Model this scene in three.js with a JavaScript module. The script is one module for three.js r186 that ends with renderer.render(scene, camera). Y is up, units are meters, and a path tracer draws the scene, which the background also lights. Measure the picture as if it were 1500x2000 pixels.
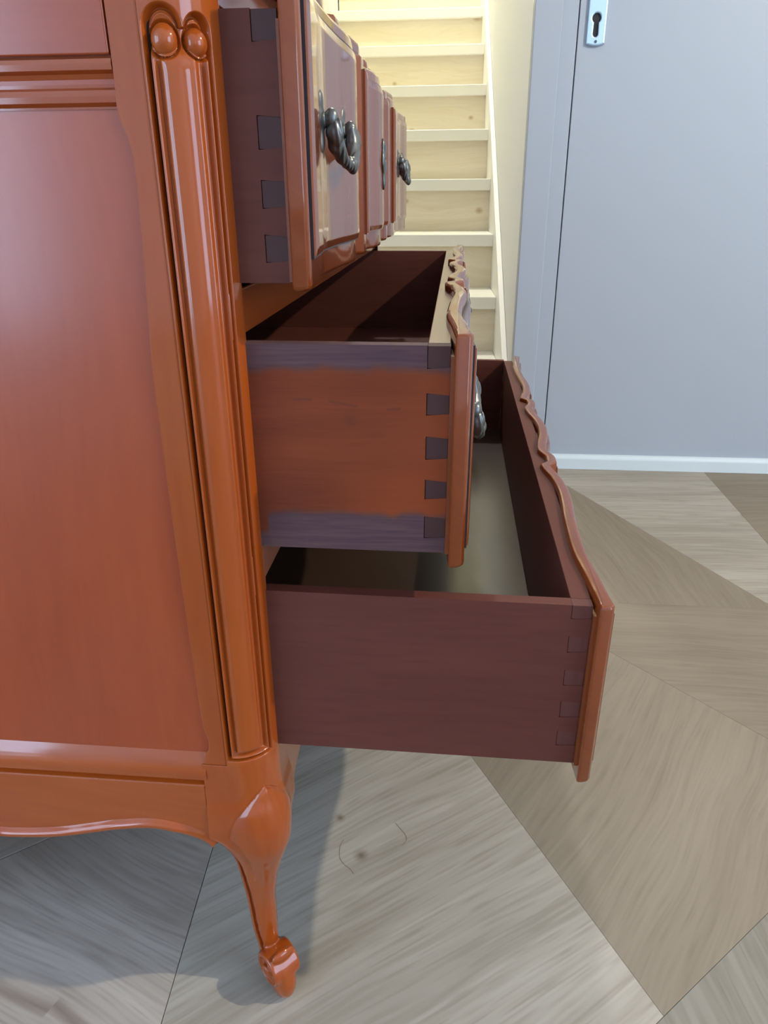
import * as THREE from 'three';
import { mergeGeometries, mergeVertices, toCreasedNormals } from 'three/addons/utils/BufferGeometryUtils.js';
import { RoundedBoxGeometry } from 'three/addons/geometries/RoundedBoxGeometry.js';
import { RectAreaLightUniformsLib } from 'three/addons/lights/RectAreaLightUniformsLib.js';

// ------------------------------------------------------------------ camera, lights, exposure
const scene = new THREE.Scene();
const R = (d) => d * Math.PI / 180;
const camera = new THREE.PerspectiveCamera(2 * Math.atan(1000 / 1421.66) * 180 / Math.PI, 0.75, 0.02, 60);
camera.position.set(0, 0.7043, 0);
camera.rotation.set(R(-23.505), R(5.453), R(-0.428), 'YXZ');
scene.add(camera);
const renderer = new THREE.WebGLRenderer({ antialias: true });
renderer.toneMapping = THREE.LinearToneMapping;
renderer.toneMappingExposure = 0.94;
renderer.shadowMap.enabled = true;
RectAreaLightUniformsLib.init();
scene.background = new THREE.Color(0.55, 0.68, 0.9);

const SKYLIGHT = new THREE.Color(0.56, 0.78, 1.12);
function windowLight(x, y, z, w, h, lx, ly, lz, power) {
  const l = new THREE.RectAreaLight(SKYLIGHT, power, w, h);
  l.position.set(x, y, z); l.lookAt(lx, ly, lz); scene.add(l);
}
windowLight(-2.93, 1.1, 1.9, 2.0, 2.1, 5, 1.1, 1.9, 4.1);            // glazed garden door, left behind the camera
windowLight(-2.6, 1.1, 3.13, 0.66, 2.1, -2.6, 1.1, -5, 6.5);          // tall window beside it, in the wall behind the camera
windowLight(3.13, 1.1, 1.6, 1.9, 2.0, -5, 1.1, 1.6, 5.2);             // glazed doors, right behind the camera
const PENDANT = { pos: [1.56, 1.9, -0.42], power: 9.5, colour: new THREE.Color(1.0, 0.93, 0.74) };
const STAIR_LAMP = { pos: [-0.25, 3.8, -3.55], power: 15.5, colour: new THREE.Color(0.98, 0.97, 1.0) };

// ------------------------------------------------------------------ naming
const used = {};
function numbered(n) { used[n] = (used[n] ?? -1) + 1; return used[n] ? `${n}_${String(used[n]).padStart(3, '0')}` : n; }
function shade(o) { o.traverse((c) => { if (c.isMesh) { c.castShadow = true; c.receiveShadow = true; } }); return o; }
function part(name, geometry, material, parent) {
  const m = new THREE.Mesh(geometry, material); m.name = numbered(name); (parent ?? scene).add(m); return shade(m);
}
function group(name, parent) { const g = new THREE.Group(); g.name = numbered(name); (parent ?? scene).add(g); return g; }
function structure(o) { o.userData.kind = 'structure'; return o; }
function tag(o, label, category, grp) { o.userData.label = label; o.userData.category = category; if (grp) o.userData.group = grp; return o; }

// ------------------------------------------------------------------ noise and textures
function rng(seed) { let a = seed >>> 0; return () => { a = (a + 0x6D2B79F5) | 0; let t = Math.imul(a ^ (a >>> 15), 1 | a); t = (t + Math.imul(t ^ (t >>> 7), 61 | t)) ^ t; return ((t ^ (t >>> 14)) >>> 0) / 4294967296; }; }
function hash(ix, iy, s) { let h = Math.imul(ix, 374761393) + Math.imul(iy, 668265263) + Math.imul(s, 974634777); h = Math.imul(h ^ (h >>> 13), 1274126177); return ((h ^ (h >>> 16)) >>> 0) / 4294967296; }
function vnoise(x, y, px, py, s) {                       // value noise, period px, py
  const x0 = Math.floor(x), y0 = Math.floor(y); let fx = x - x0, fy = y - y0;
  fx = fx * fx * (3 - 2 * fx); fy = fy * fy * (3 - 2 * fy);
  const m = (a, n) => ((a % n) + n) % n;
  const a = hash(m(x0, px), m(y0, py), s), b = hash(m(x0 + 1, px), m(y0, py), s), c = hash(m(x0, px), m(y0 + 1, py), s), d = hash(m(x0 + 1, px), m(y0 + 1, py), s);
  return a + (b - a) * fx + (c - a) * fy + (a - b - c + d) * fx * fy;
}
const lin = (c) => c <= 0.04045 ? c / 12.92 : Math.pow((c + 0.055) / 1.055, 2.4);
const hex = (h) => [(h >> 16 & 255) / 255, (h >> 8 & 255) / 255, (h & 255) / 255];
const clamp = (x, a = 0, b = 1) => Math.min(b, Math.max(a, x));
const sstep = (a, b, x) => { const t = clamp((x - a) / (b - a)); return t * t * (3 - 2 * t); };
const mix = (a, b, t) => a + (b - a) * t;
const mix3 = (a, b, t) => [mix(a[0], b[0], t), mix(a[1], b[1], t), mix(a[2], b[2], t)];
function texture(w, h, fn) {                             // fn(u, v) -> sRGB [r, g, b] in 0..1
  const d = new Uint8Array(w * h * 4);
  for (let j = 0; j < h; j++) for (let i = 0; i < w; i++) {
    const c = fn(i / w, j / h), k = 4 * (j * w + i);
    d[k] = 255 * clamp(c[0]); d[k + 1] = 255 * clamp(c[1]); d[k + 2] = 255 * clamp(c[2]); d[k + 3] = 255;
  }
  const t = new THREE.DataTexture(d, w, h); t.wrapS = t.wrapT = THREE.RepeatWrapping;
  t.magFilter = THREE.LinearFilter; t.minFilter = THREE.LinearMipmapLinearFilter; t.generateMipmaps = true;
  t.colorSpace = THREE.SRGBColorSpace; t.needsUpdate = true; return t;
}
// straight-grained wood; the grain runs along u.  lo/hi are the dark and light tones, k = [broad bands, fine streaks, pores]
function grain(u, v, s, k, wander = 0.05) {
  const vv = v + wander * (vnoise(u * 3, v * 3, 3, 3, s + 9) - 0.5) + wander * 0.3 * (vnoise(u * 9, v * 12, 9, 12, s + 8) - 0.5);
  const broad = vnoise(u * 2, vv * 7, 2, 7, s) * 0.6 + vnoise(u * 4, vv * 16, 4, 16, s + 1) * 0.4;
  const fine = vnoise(u * 6, vv * 60, 6, 60, s + 2) * 0.5 + vnoise(u * 14, vv * 150, 14, 150, s + 3) * 0.5;
  const pore = Math.pow(vnoise(u * 26, vv * 230, 26, 230, s + 4), 3);
  return k[0] * (broad - 0.5) + k[1] * (fine - 0.5) - k[2] * pore;
}
function woodTexture(w, h, seed, lo, hi, k, wander, extra) {
  const a = hex(lo), b = hex(hi);
  return texture(w, h, (u, v) => { let c = mix3(a, b, clamp(0.5 + grain(u, v, seed, k, wander))); return extra ? extra(u, v, c) : c; });
}

// floor planks: greyed oak laminate, three boards' worth of print
const knotty = (list, dark) => (u, v, c) => {
  let t = 0; for (const [ku, kv, r, e] of list) { const du = (u - ku), dv = (v - kv) * e; t = Math.max(t, 1 - Math.hypot(du, dv) / r); }
  return t > 0 ? mix3(c, hex(dark), 0.75 * t * t) : c;
};
const FLOOR_TEX = [
  woodTexture(1024, 512, 11, 0x948b7d, 0xb8b0a4, [0.8, 0.6, 0.45], 0.05, knotty([[0.164, 0.8515, 0.009, 0.45], [0.157, 0.976, 0.013, 0.5], [0.55, 0.42, 0.02, 0.8]], 0x5a4a3a)),
  woodTexture(1024, 512, 23, 0x7c7060, 0x958977, [0.5, 0.5, 0.3], 0.07, knotty([[0.6, 0.3, 0.02, 2]], 0x6a5640)),
  woodTexture(1024, 512, 37, 0x958a80, 0xbcb2a6, [0.9, 0.5, 0.5], 0.08, (u, v, c) => {
    const d = Math.min(Math.abs(v - 0.3 - 0.03 * Math.sin(u * 9)), Math.abs(v - 0.66 - 0.04 * Math.sin(u * 6 + 1)), Math.abs(v - 0.86));
    return d < 0.018 ? mix3(c, hex(0x6f5d52), 0.6 * (1 - d / 0.018) * vnoise(u * 5, v * 3, 5, 3, 91)) : c;
  }),
];
const CHERRY_TEX = woodTexture(1024, 1024, 51, 0x923a06, 0xab5214, [0.5, 0.35, 0.15], 0.05);
const PANEL_TEX = woodTexture(1024, 1024, 57, 0x8c3610, 0xa3461a, [0.45, 0.3, 0.12], 0.05);
const SIDE_TEX = woodTexture(1024, 1024, 63, 0x52281f, 0x63362b, [0.6, 0.35, 0.3], 0.025);
const PALE_TEX = woodTexture(1024, 512, 71, 0x726a65, 0x887f79, [0.5, 0.35, 0.2], 0.05);
const RISER_TEX = woodTexture(1024, 256, 83, 0xddcfae, 0xf0e6d0, [0.9, 0.4, 0.25], 0.25, (u, v, c) => {
  let t = 0; for (const [ku, kv, r] of [[0.63, 0.55, 0.012], [0.66, 0.3, 0.018], [0.2, 0.6, 0.014], [0.9, 0.75, 0.01]]) t = Math.max(t, 1 - Math.hypot((u - ku) * 0.7, (v - kv) * 0.22) / r);
  return t > 0 ? mix3(c, hex(0xa98558), 0.7 * t) : c;
});
// middle drawer's side: orange board with dark stain left along its top and bottom edges and a few dark figures
const STAINED_TEX = texture(1024, 512, (u, v) => {
  let c = mix3(hex(0x602914), hex(0x78371e), clamp(0.5 + grain(u, v, 95, [0.8, 0.4, 0.3], 0.06)));
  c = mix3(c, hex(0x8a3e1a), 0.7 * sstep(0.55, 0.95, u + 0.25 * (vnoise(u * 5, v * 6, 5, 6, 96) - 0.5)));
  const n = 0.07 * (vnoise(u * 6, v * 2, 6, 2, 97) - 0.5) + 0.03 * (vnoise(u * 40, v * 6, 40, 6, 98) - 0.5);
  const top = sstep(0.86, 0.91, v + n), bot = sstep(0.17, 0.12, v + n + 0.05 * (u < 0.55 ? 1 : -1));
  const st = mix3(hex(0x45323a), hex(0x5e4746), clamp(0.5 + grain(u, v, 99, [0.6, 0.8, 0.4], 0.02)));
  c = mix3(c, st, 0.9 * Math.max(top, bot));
  const f = Math.abs(v - 0.73 - 0.02 * Math.sin(u * 22)) < 0.006 && u > 0.45 && vnoise(u * 30, v * 4, 30, 4, 101) > 0.55 ? 0.28 : 0;
  const k = 0.35 * Math.max(0, 1 - Math.hypot((u - 0.72) * 2.4, v - 0.66) / 0.05) * vnoise(u * 40, v * 20, 40, 20, 102);
  return mix3(c, hex(0x43261f), Math.max(f, k));
});
const P = (o) => new THREE.MeshPhysicalMaterial(o);
const S = (o) => new THREE.MeshStandardMaterial(o);
const M = {
  floor: FLOOR_TEX.map((map) => P({ map, roughness: 0.55, specularIntensity: 0.5 })),
  floorDim: P({ map: FLOOR_TEX[0], color: 0xcacbc9, roughness: 0.55, specularIntensity: 0.5 }),
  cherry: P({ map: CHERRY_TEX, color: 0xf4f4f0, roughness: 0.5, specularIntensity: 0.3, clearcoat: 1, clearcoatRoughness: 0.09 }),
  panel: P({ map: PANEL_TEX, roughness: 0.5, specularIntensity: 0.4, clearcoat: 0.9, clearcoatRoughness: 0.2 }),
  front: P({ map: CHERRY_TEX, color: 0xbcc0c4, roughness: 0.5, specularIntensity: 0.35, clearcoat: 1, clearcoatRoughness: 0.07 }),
  side: P({ map: SIDE_TEX, roughness: 0.6, specularIntensity: 0.45 }),
  edge: P({ map: SIDE_TEX, roughness: 0.4, clearcoat: 0.6, clearcoatRoughness: 0.25 }),
  stainLine: P({ color: 0x2c2226, roughness: 0.5 }),
  stained: P({ map: STAINED_TEX, roughness: 0.6, specularIntensity: 0.4 }),
  pinDark: S({ map: SIDE_TEX, color: 0xb2a4aa, roughness: 0.65 }),
  pinBrown: S({ map: SIDE_TEX, color: 0xf4e4e0, roughness: 0.65 }),
  tail: S({ map: CHERRY_TEX, color: 0xdccab8, roughness: 0.6 }),
  ply: P({ map: PALE_TEX, roughness: 0.42 }),
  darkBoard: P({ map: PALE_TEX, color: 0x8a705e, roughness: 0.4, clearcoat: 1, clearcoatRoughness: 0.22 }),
  dark: S({ map: SIDE_TEX, color: 0x8a7a78, roughness: 0.8 }),
  bronze: S({ color: new THREE.Color(0.15, 0.155, 0.15), metalness: 0.85, roughness: 0.36 }),
  brass: S({ color: new THREE.Color(0.42, 0.36, 0.22), metalness: 0.9, roughness: 0.34 }),
  riser: S({ map: RISER_TEX, roughness: 0.5 }),
  cream: S({ color: 0xf2efe2, roughness: 0.4 }),
  string: S({ color: 0xf4f2ea, roughness: 0.35 }),
  creamWall: S({ color: 0xe2e2de, roughness: 0.85 }),
  yellow: S({ color: 0xe4dd82, roughness: 0.85 }),
  wall: S({ color: 0xc9c7cc, roughness: 0.9 }),
  wallWhite: S({ color: 0xd8d8dc, roughness: 0.9 }),
  ceiling: S({ color: 0xe8e8e8, roughness: 0.95 }),
  door: P({ color: 0xa9b0ba, roughness: 0.45, specularIntensity: 0.5 }),
  threshold: P({ color: 0xd2dce0, roughness: 0.18 }),
  steel: S({ color: new THREE.Color(0.55, 0.74, 0.92), metalness: 0.75, roughness: 0.35 }),
  black: S({ color: 0x1a1a1c, roughness: 0.7 }),
  glass: P({ color: 0xffffff, roughness: 0.02, transmission: 1, thickness: 0 }),
};

// ------------------------------------------------------------------ geometry helpers
function planarUV(g, ax, ay, scale = 1, du = 0, dv = 0) {         // uv in metres / scale along two axes given as vectors
  const p = g.attributes.position, uv = new Float32Array(p.count * 2);
  for (let i = 0; i < p.count; i++) {
    const x = p.getX(i), y = p.getY(i), z = p.getZ(i);
    uv[2 * i] = (x * ax[0] + y * ax[1] + z * ax[2]) / scale + du; uv[2 * i + 1] = (x * ay[0] + y * ay[1] + z * ay[2]) / scale + dv;
  }
  g.setAttribute('uv', new THREE.BufferAttribute(uv, 2)); return g;
}
const UP = (g, s = 0.6, du = 0, dv = 0) => planarUV(g, [0, 1, 0], [0.83, 0, -0.9], s, du, dv);        // grain upright
const ALONGX = (g, s = 0.6, du = 0, dv = 0) => planarUV(g, [1, 0, 0.02], [0, 1, 0.83], s, du, dv);     // grain along x
const ALONGZ = (g, s = 0.6, du = 0, dv = 0) => planarUV(g, [0.02, 0, 1], [0.8, 1, 0], s, du, dv);      // grain along z
function box(x0, x1, y0, y1, z0, z1, r = 0.0012) {
  const g = new RoundedBoxGeometry(x1 - x0, y1 - y0, z1 - z0, 2, Math.min(r, (x1 - x0) / 2.1, (y1 - y0) / 2.1, (z1 - z0) / 2.1));
  g.translate((x0 + x1) / 2, (y0 + y1) / 2, (z0 + z1) / 2); return g;
}
function merged(list) { return mergeGeometries(list.map((g) => { const n = g.index ? g.toNonIndexed() : g; for (const k of Object.keys(n.attributes)) if (!['position', 'normal', 'uv'].includes(k)) n.deleteAttribute(k); return n; })); }
function polyShape(pts) { const s = new THREE.Shape(); pts.forEach(([x, y], i) => i ? s.lineTo(x, y) : s.moveTo(x, y)); s.closePath(); return s; }
function extrude(pts, depth, bevel = 0, seg = 2) {                 // polygon in xy, from z = 0 to depth, bevel inside these limits
  const g = new THREE.ExtrudeGeometry(polyShape(pts), { depth: depth - 2 * bevel, bevelEnabled: bevel > 0, bevelThickness: bevel, bevelSize: bevel, bevelOffset: -bevel, bevelSegments: seg, curveSegments: 1, steps: 1 });
  g.translate(0, 0, bevel); return g;
}
function plan(pts, y0, y1, bevel = 0, seg = 2) {                   // polygon of (x, z), standing from y0 to y1
  const g = extrude(pts.map(([x, z]) => [x, -z]), y1 - y0, bevel, seg); g.rotateX(-Math.PI / 2); g.translate(0, y0, 0); return g;
}
function grid(nu, nv, fn, closed = false) {                        // heightfield surface from fn(u, v) -> [x, y, z]
  const pos = [], idx = [];
  for (let j = 0; j <= nv; j++) for (let i = 0; i <= nu; i++) pos.push(...fn(i / nu, j / nv));
  for (let j = 0; j < nv; j++) for (let i = 0; i < nu; i++) { const a = j * (nu + 1) + i, b = a + 1, c = a + nu + 1, d = c + 1; idx.push(a, b, d, a, d, c); }
  const g = new THREE.BufferGeometry(); g.setAttribute('position', new THREE.Float32BufferAttribute(pos, 3)); g.setIndex(idx); g.computeVertexNormals(); return g;
}
function surfaceNet(sdf, lo, hi, cell) {                           // mesh of sdf < 0
  const n = [0, 1, 2].map((k) => Math.ceil((hi[k] - lo[k]) / cell) + 1), [nx, ny, nz] = n;
  const f = new Float32Array(nx * ny * nz), id = (i, j, k) => i + nx * (j + ny * k);
  for (let k = 0; k < nz; k++) for (let j = 0; j < ny; j++) for (let i = 0; i < nx; i++) f[id(i, j, k)] = sdf(lo[0] + i * cell, lo[1] + j * cell, lo[2] + k * cell);
  const vert = new Int32Array(nx * ny * nz).fill(-1), pos = [], nor = [], idx = [];
  for (let k = 0; k < nz - 1; k++) for (let j = 0; j < ny - 1; j++) for (let i = 0; i < nx - 1; i++) {
    let c = 0, sx = 0, sy = 0, sz = 0;
    const q = (a, b, d) => f[id(i + a, j + b, k + d)];
    const edge = (a, b) => { const fa = q(...a), fb = q(...b); if ((fa < 0) !== (fb < 0)) { const t = fa / (fa - fb); sx += a[0] + t * (b[0] - a[0]); sy += a[1] + t * (b[1] - a[1]); sz += a[2] + t * (b[2] - a[2]); c++; } };
    let neg = 0; for (let m = 0; m < 8; m++) if (q(m & 1, m >> 1 & 1, m >> 2 & 1) < 0) neg++;
    if (neg === 0 || neg === 8) continue;
    for (let a = 0; a < 2; a++) for (let b = 0; b < 2; b++) { edge([0, a, b], [1, a, b]); edge([a, 0, b], [a, 1, b]); edge([a, b, 0], [a, b, 1]); }
    const x = lo[0] + (i + sx / c) * cell, y = lo[1] + (j + sy / c) * cell, z = lo[2] + (k + sz / c) * cell;
    vert[id(i, j, k)] = pos.length / 3; pos.push(x, y, z);
    const e = cell * 0.6, g = [sdf(x + e, y, z) - sdf(x - e, y, z), sdf(x, y + e, z) - sdf(x, y - e, z), sdf(x, y, z + e) - sdf(x, y, z - e)], l = Math.hypot(...g) || 1;
    nor.push(g[0] / l, g[1] / l, g[2] / l);
  }
  const quad = (a, b, c, d, flip) => { if (a < 0 || b < 0 || c < 0 || d < 0) return; flip ? idx.push(a, c, b, a, d, c) : idx.push(a, b, c, a, c, d); };
  for (let k = 1; k < nz - 1; k++) for (let j = 1; j < ny - 1; j++) for (let i = 1; i < nx - 1; i++) {
    const s = f[id(i, j, k)] < 0;
    if (s !== (f[id(i + 1, j, k)] < 0)) quad(vert[id(i, j - 1, k - 1)], vert[id(i, j, k - 1)], vert[id(i, j, k)], vert[id(i, j - 1, k)], !s);
    if (s !== (f[id(i, j + 1, k)] < 0)) quad(vert[id(i - 1, j, k - 1)], vert[id(i - 1, j, k)], vert[id(i, j, k)], vert[id(i, j, k - 1)], !s);
    if (s !== (f[id(i, j, k + 1)] < 0)) quad(vert[id(i - 1, j - 1, k)], vert[id(i, j - 1, k)], vert[id(i, j, k)], vert[id(i - 1, j, k)], !s);
  }
  const g = new THREE.BufferGeometry(); g.setAttribute('position', new THREE.Float32BufferAttribute(pos, 3)); g.setAttribute('normal', new THREE.Float32BufferAttribute(nor, 3)); g.setIndex(idx);
  return g;
}
const smin = (a, b, k) => { const h = clamp(0.5 + 0.5 * (b - a) / k); return mix(b, a, h) - k * h * (1 - h); };
function cone(p, a, b, ra, rb) {                                   // tapered capsule
  const ab = [b[0] - a[0], b[1] - a[1], b[2] - a[2]], ap = [p[0] - a[0], p[1] - a[1], p[2] - a[2]];
  const t = clamp((ap[0] * ab[0] + ap[1] * ab[1] + ap[2] * ab[2]) / (ab[0] ** 2 + ab[1] ** 2 + ab[2] ** 2 + 1e-12));
  return Math.hypot(ap[0] - t * ab[0], ap[1] - t * ab[1], ap[2] - t * ab[2]) - mix(ra, rb, t);
}
function ellip(p, c, r) { const q = [(p[0] - c[0]) / r[0], (p[1] - c[1]) / r[1], (p[2] - c[2]) / r[2]]; return (Math.hypot(...q) - 1) * Math.min(...r); }
function curve1(nodes) {                                           // monotone-ish smooth interpolation of [x, y] nodes, x ascending
  return (x) => {
    if (x <= nodes[0][0]) return nodes[0][1]; const n = nodes.length; if (x >= nodes[n - 1][0]) return nodes[n - 1][1];
    let i = 0; while (nodes[i + 1][0] < x) i++;
    const [x0, y0] = nodes[i], [x1, y1] = nodes[i + 1], h = x1 - x0, t = (x - x0) / h;
    const sl = (a, b) => (nodes[b][1] - nodes[a][1]) / (nodes[b][0] - nodes[a][0]);
    const tan = (k) => { if (k === 0 || k === n - 1) return k ? sl(n - 2, n - 1) : sl(0, 1); const a = sl(k - 1, k), b = sl(k, k + 1); return a * b <= 0 ? 0 : 2 * a * b / (a + b); };
    const m0 = tan(i) * h, m1 = tan(i + 1) * h, t2 = t * t, t3 = t2 * t;
    return (2 * t3 - 3 * t2 + 1) * y0 + (t3 - 2 * t2 + t) * m0 + (-2 * t3 + 3 * t2) * y1 + (t3 - t2) * m1;
  };
}
function mirrorZ(g, zc) { const m = g.clone(); m.applyMatrix4(new THREE.Matrix4().makeScale(1, 1, -1)); m.translate(0, 0, 2 * zc); if (m.index) { const a = m.index.array; for (let i = 0; i < a.length; i += 3) { const t = a[i]; a[i] = a[i + 1]; a[i + 1] = t; } } else { for (const k of Object.keys(m.attributes)) { const at = m.attributes[k], s = at.itemSize, arr = at.array; for (let i = 0; i < at.count; i += 3) for (let c = 0; c < s; c++) { const t = arr[i * s + c]; arr[i * s + c] = arr[(i + 1) * s + c]; arr[(i + 1) * s + c] = t; } } } return m; }
function mirrorX(g, xc) { const m = g.clone(); m.rotateY(Math.PI); const z = mirrorZ(m, 0); z.translate(2 * xc, 0, 0); return z; }

// ------------------------------------------------------------------ the room
const XL = -0.62, XR = 3.2, ZB = 3.2, HC = 2.5;
const KS = 1.0753, ZD = -1.824 * KS;                              // door, stairs and planks were measured in units of KS metres
const measured = (name, g, m, parent) => part(name, g.scale(KS, KS, KS), m, parent);
const floor = structure(group('floor'));
{
  part('subfloor', planarUV(box(-3.1, 3.3, -0.12, -0.008, -2.55, 3.3, 0.001), [1, 0, 0], [0, 0, 1], 1), M.floor[1], floor);
  // planks of many shapes: [corner points (x, z)], grain direction in degrees, print
  const c = -1.135, XL = -0.58, XR = 3.05, ZB = 3.0;
  const planks = [
    [[[XL, c], [0.567, c], [0.013, -2.25], [XL, -2.25]], 97, 1],
    [[[0.567, c], [0.65, c], [0.65, -2.25], [0.013, -2.25]], 3, 0],
    [[[0.65, c], [1.4, c], [1.4, -2.25], [0.65, -2.25]], 4, 1],
    [[[XL, c], [-0.283, c], [-0.255, -0.71], [XL, -0.44]], 40, 2],
    [[[XL, -0.44], [-0.255, -0.71], [-0.212, -0.067], [XL, 0.29]], -20, 2],
    [[[-0.283, c], [-0.172, c], [0.2, -0.425], [-0.212, -0.067]], 38, 0],
    [[[-0.172, c], [0.12, c], [0.516, -0.698], [0.2, -0.425]], 62, 1],
    [[[0.12, c], [1.4, c], [1.4, 0.276], [0.516, -0.698]], 1, 1],
    [[[-0.212, -0.067], [0.2, -0.425], [0.516, -0.698], [1.4, 0.276], [1.4, 1.2], [0.1, 1.2]], -79, 3],
    [[[XL, 0.29], [-0.212, -0.067], [0.1, 1.2], [XL, 1.2]], 50, 1],
    [[[1.4, -2.25], [XR, -2.25], [XR, -0.9], [1.4, -0.9]], 3, 0], [[[1.4, -0.9], [XR, -0.9], [XR, 0.2], [1.4, 0.2]], 62, 1], [[[1.4, 0.2], [XR, 0.2], [XR, 1.2], [1.4, 1.2]], 38, 2],
    [[[XL, 1.2], [0.9, 1.2], [0.5, ZB], [XL, ZB]], 80, 0], [[[-2.8, -0.44], [XL, -0.44], [XL, 0.9], [-2.8, 1.3]], 40, 1], [[[-2.8, 1.3], [XL, 0.9], [XL, ZB], [-2.8, ZB]], -35, 0], [[[0.9, 1.2], [XR, 1.2], [XR, ZB], [0.5, ZB]], 20, 1],
  ];
  planks.forEach(([pts, deg, tex], i) => {
    const cx = KS * pts.reduce((a, p) => a + p[0], 0) / pts.length, cz = KS * pts.reduce((a, p) => a + p[1], 0) / pts.length;
    pts = pts.map(([x, z]) => [x * KS, z * KS]); const gap = i === 4 ? 0.0011 : 0.0002;
    const g = plan(pts.map(([x, z]) => { const d = Math.hypot(x - cx, z - cz); return [x - (x - cx) / d * gap, z - (z - cz) / d * gap]; }), -0.0078, 0, i === 4 ? 0.0009 : 0.0003, 1);
    const a = R(deg); planarUV(g, [Math.cos(a), 0.3, -Math.sin(a)], [2 * Math.sin(a), 0.3, 2 * Math.cos(a)], 1.0, 0.37 * i, 0.21 * i);
    part('plank', g, M.floor[tex] ?? M.floorDim, floor);
  });
}
function wallBox(name, x0, x1, y0, y1, z0, z1, m, parent) { const w = part(name, box(x0, x1, y0, y1, z0, z1, 0.001), m, parent); if (!parent) structure(w); return w; }
const XO = -3.0, ZW = -0.36;                                       // the room opens to the left behind the chest
wallBox('wall_left', XL - 0.14, XL - 0.02, 0, 5.7, -6.7, ZW, M.wallWhite);
wallBox('wall_alcove', XO, XL - 0.14, 0, HC, ZW - 0.12, ZW, M.wallWhite);
{ const w = structure(group('wall_behind')), a = -2.95, b = -2.25;
  wallBox('wall_panel', XO, a, 0, HC, ZB, ZB + 0.12, M.wallWhite, w); wallBox('wall_panel', b, XR, 0, HC, ZB, ZB + 0.12, M.wallWhite, w); wallBox('wall_panel', a, b, 2.2, HC, ZB, ZB + 0.12, M.wallWhite, w);
  const win = structure(group('window_3'));
  part('window_frame', merged([box(a, b, 0, 0.06, ZB + 0.03, ZB + 0.09), box(a, b, 2.14, 2.2, ZB + 0.03, ZB + 0.09), box(a, a + 0.05, 0, 2.2, ZB + 0.03, ZB + 0.09), box(b - 0.05, b, 0, 2.2, ZB + 0.03, ZB + 0.09)]), M.string, win);
  part('pane', new THREE.BoxGeometry(b - a - 0.1, 2.08, 0.006).translate((a + b) / 2, 1.1, ZB + 0.06), S({ color: 0xffffff, emissive: SKYLIGHT, emissiveIntensity: 1.2, roughness: 0.5 }), win);
}
function glazedWall(name, n, x0, x1, za, zb, ya, yb, z0, z1) {      // a side wall with one window opening
  const w = structure(group(name));
  wallBox('wall_panel', x0, x1, 0, HC, z0, za, M.wallWhite, w); wallBox('wall_panel', x0, x1, 0, HC, zb, z1, M.wallWhite, w);
  wallBox('wall_panel', x0, x1, yb, HC, za, zb, M.wallWhite, w); if (ya > 0.01) wallBox('wall_panel', x0, x1, 0, ya, za, zb, M.wallWhite, w);
  const win = structure(group(`window_${n}`)), xm = (x0 + x1) / 2, a = xm - 0.03, b = xm + 0.03, zm = (za + zb) / 2;
  part('window_frame', merged([box(a, b, ya, ya + 0.06, za, zb), box(a, b, yb - 0.06, yb, za, zb), box(a, b, ya, yb, za, za + 0.06), box(a, b, ya, yb, zb - 0.06, zb), box(a, b, ya, yb, zm - 0.04, zm + 0.04)]), M.string, win);
  for (const [q, r] of [[za + 0.06, zm - 0.04], [zm + 0.04, zb - 0.06]]) part('pane', new THREE.BoxGeometry(0.006, yb - ya - 0.12, r - q).translate(xm, (ya + yb) / 2, (q + r) / 2), S({ color: 0xffffff, emissive: SKYLIGHT, emissiveIntensity: 1.2, roughness: 0.5 }), win);
}
glazedWall('wall_garden', 1, XO - 0.12, XO, 0.9, 2.9, 0.05, 2.2, ZW - 0.12, ZB);
glazedWall('wall_right', 2, XR, XR + 0.12, 0.6, 2.6, 0.05, 2.15, -2.3, ZB);
{ // door wall: beside and above the door, and over the foot of the stairs
  const w = structure(group('wall_door'));
  const z1 = ZD - 0.03, z0 = ZD - 0.15, xe = 0.18;
  wallBox('wall_panel', 1.29, XR, 0, HC, z0, z1, M.wall, w);
  wallBox('wall_panel', xe, 1.29, 2.312, HC, z0, z1, M.wall, w);
  wallBox('wall_panel', XL, xe, 2.8, 5.4, z0, z1, M.wallWhite, w);
}
structure(wallBox('ceiling', XO, XR, HC, HC + 0.12, ZD - 0.03, ZB, M.ceiling));
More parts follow.
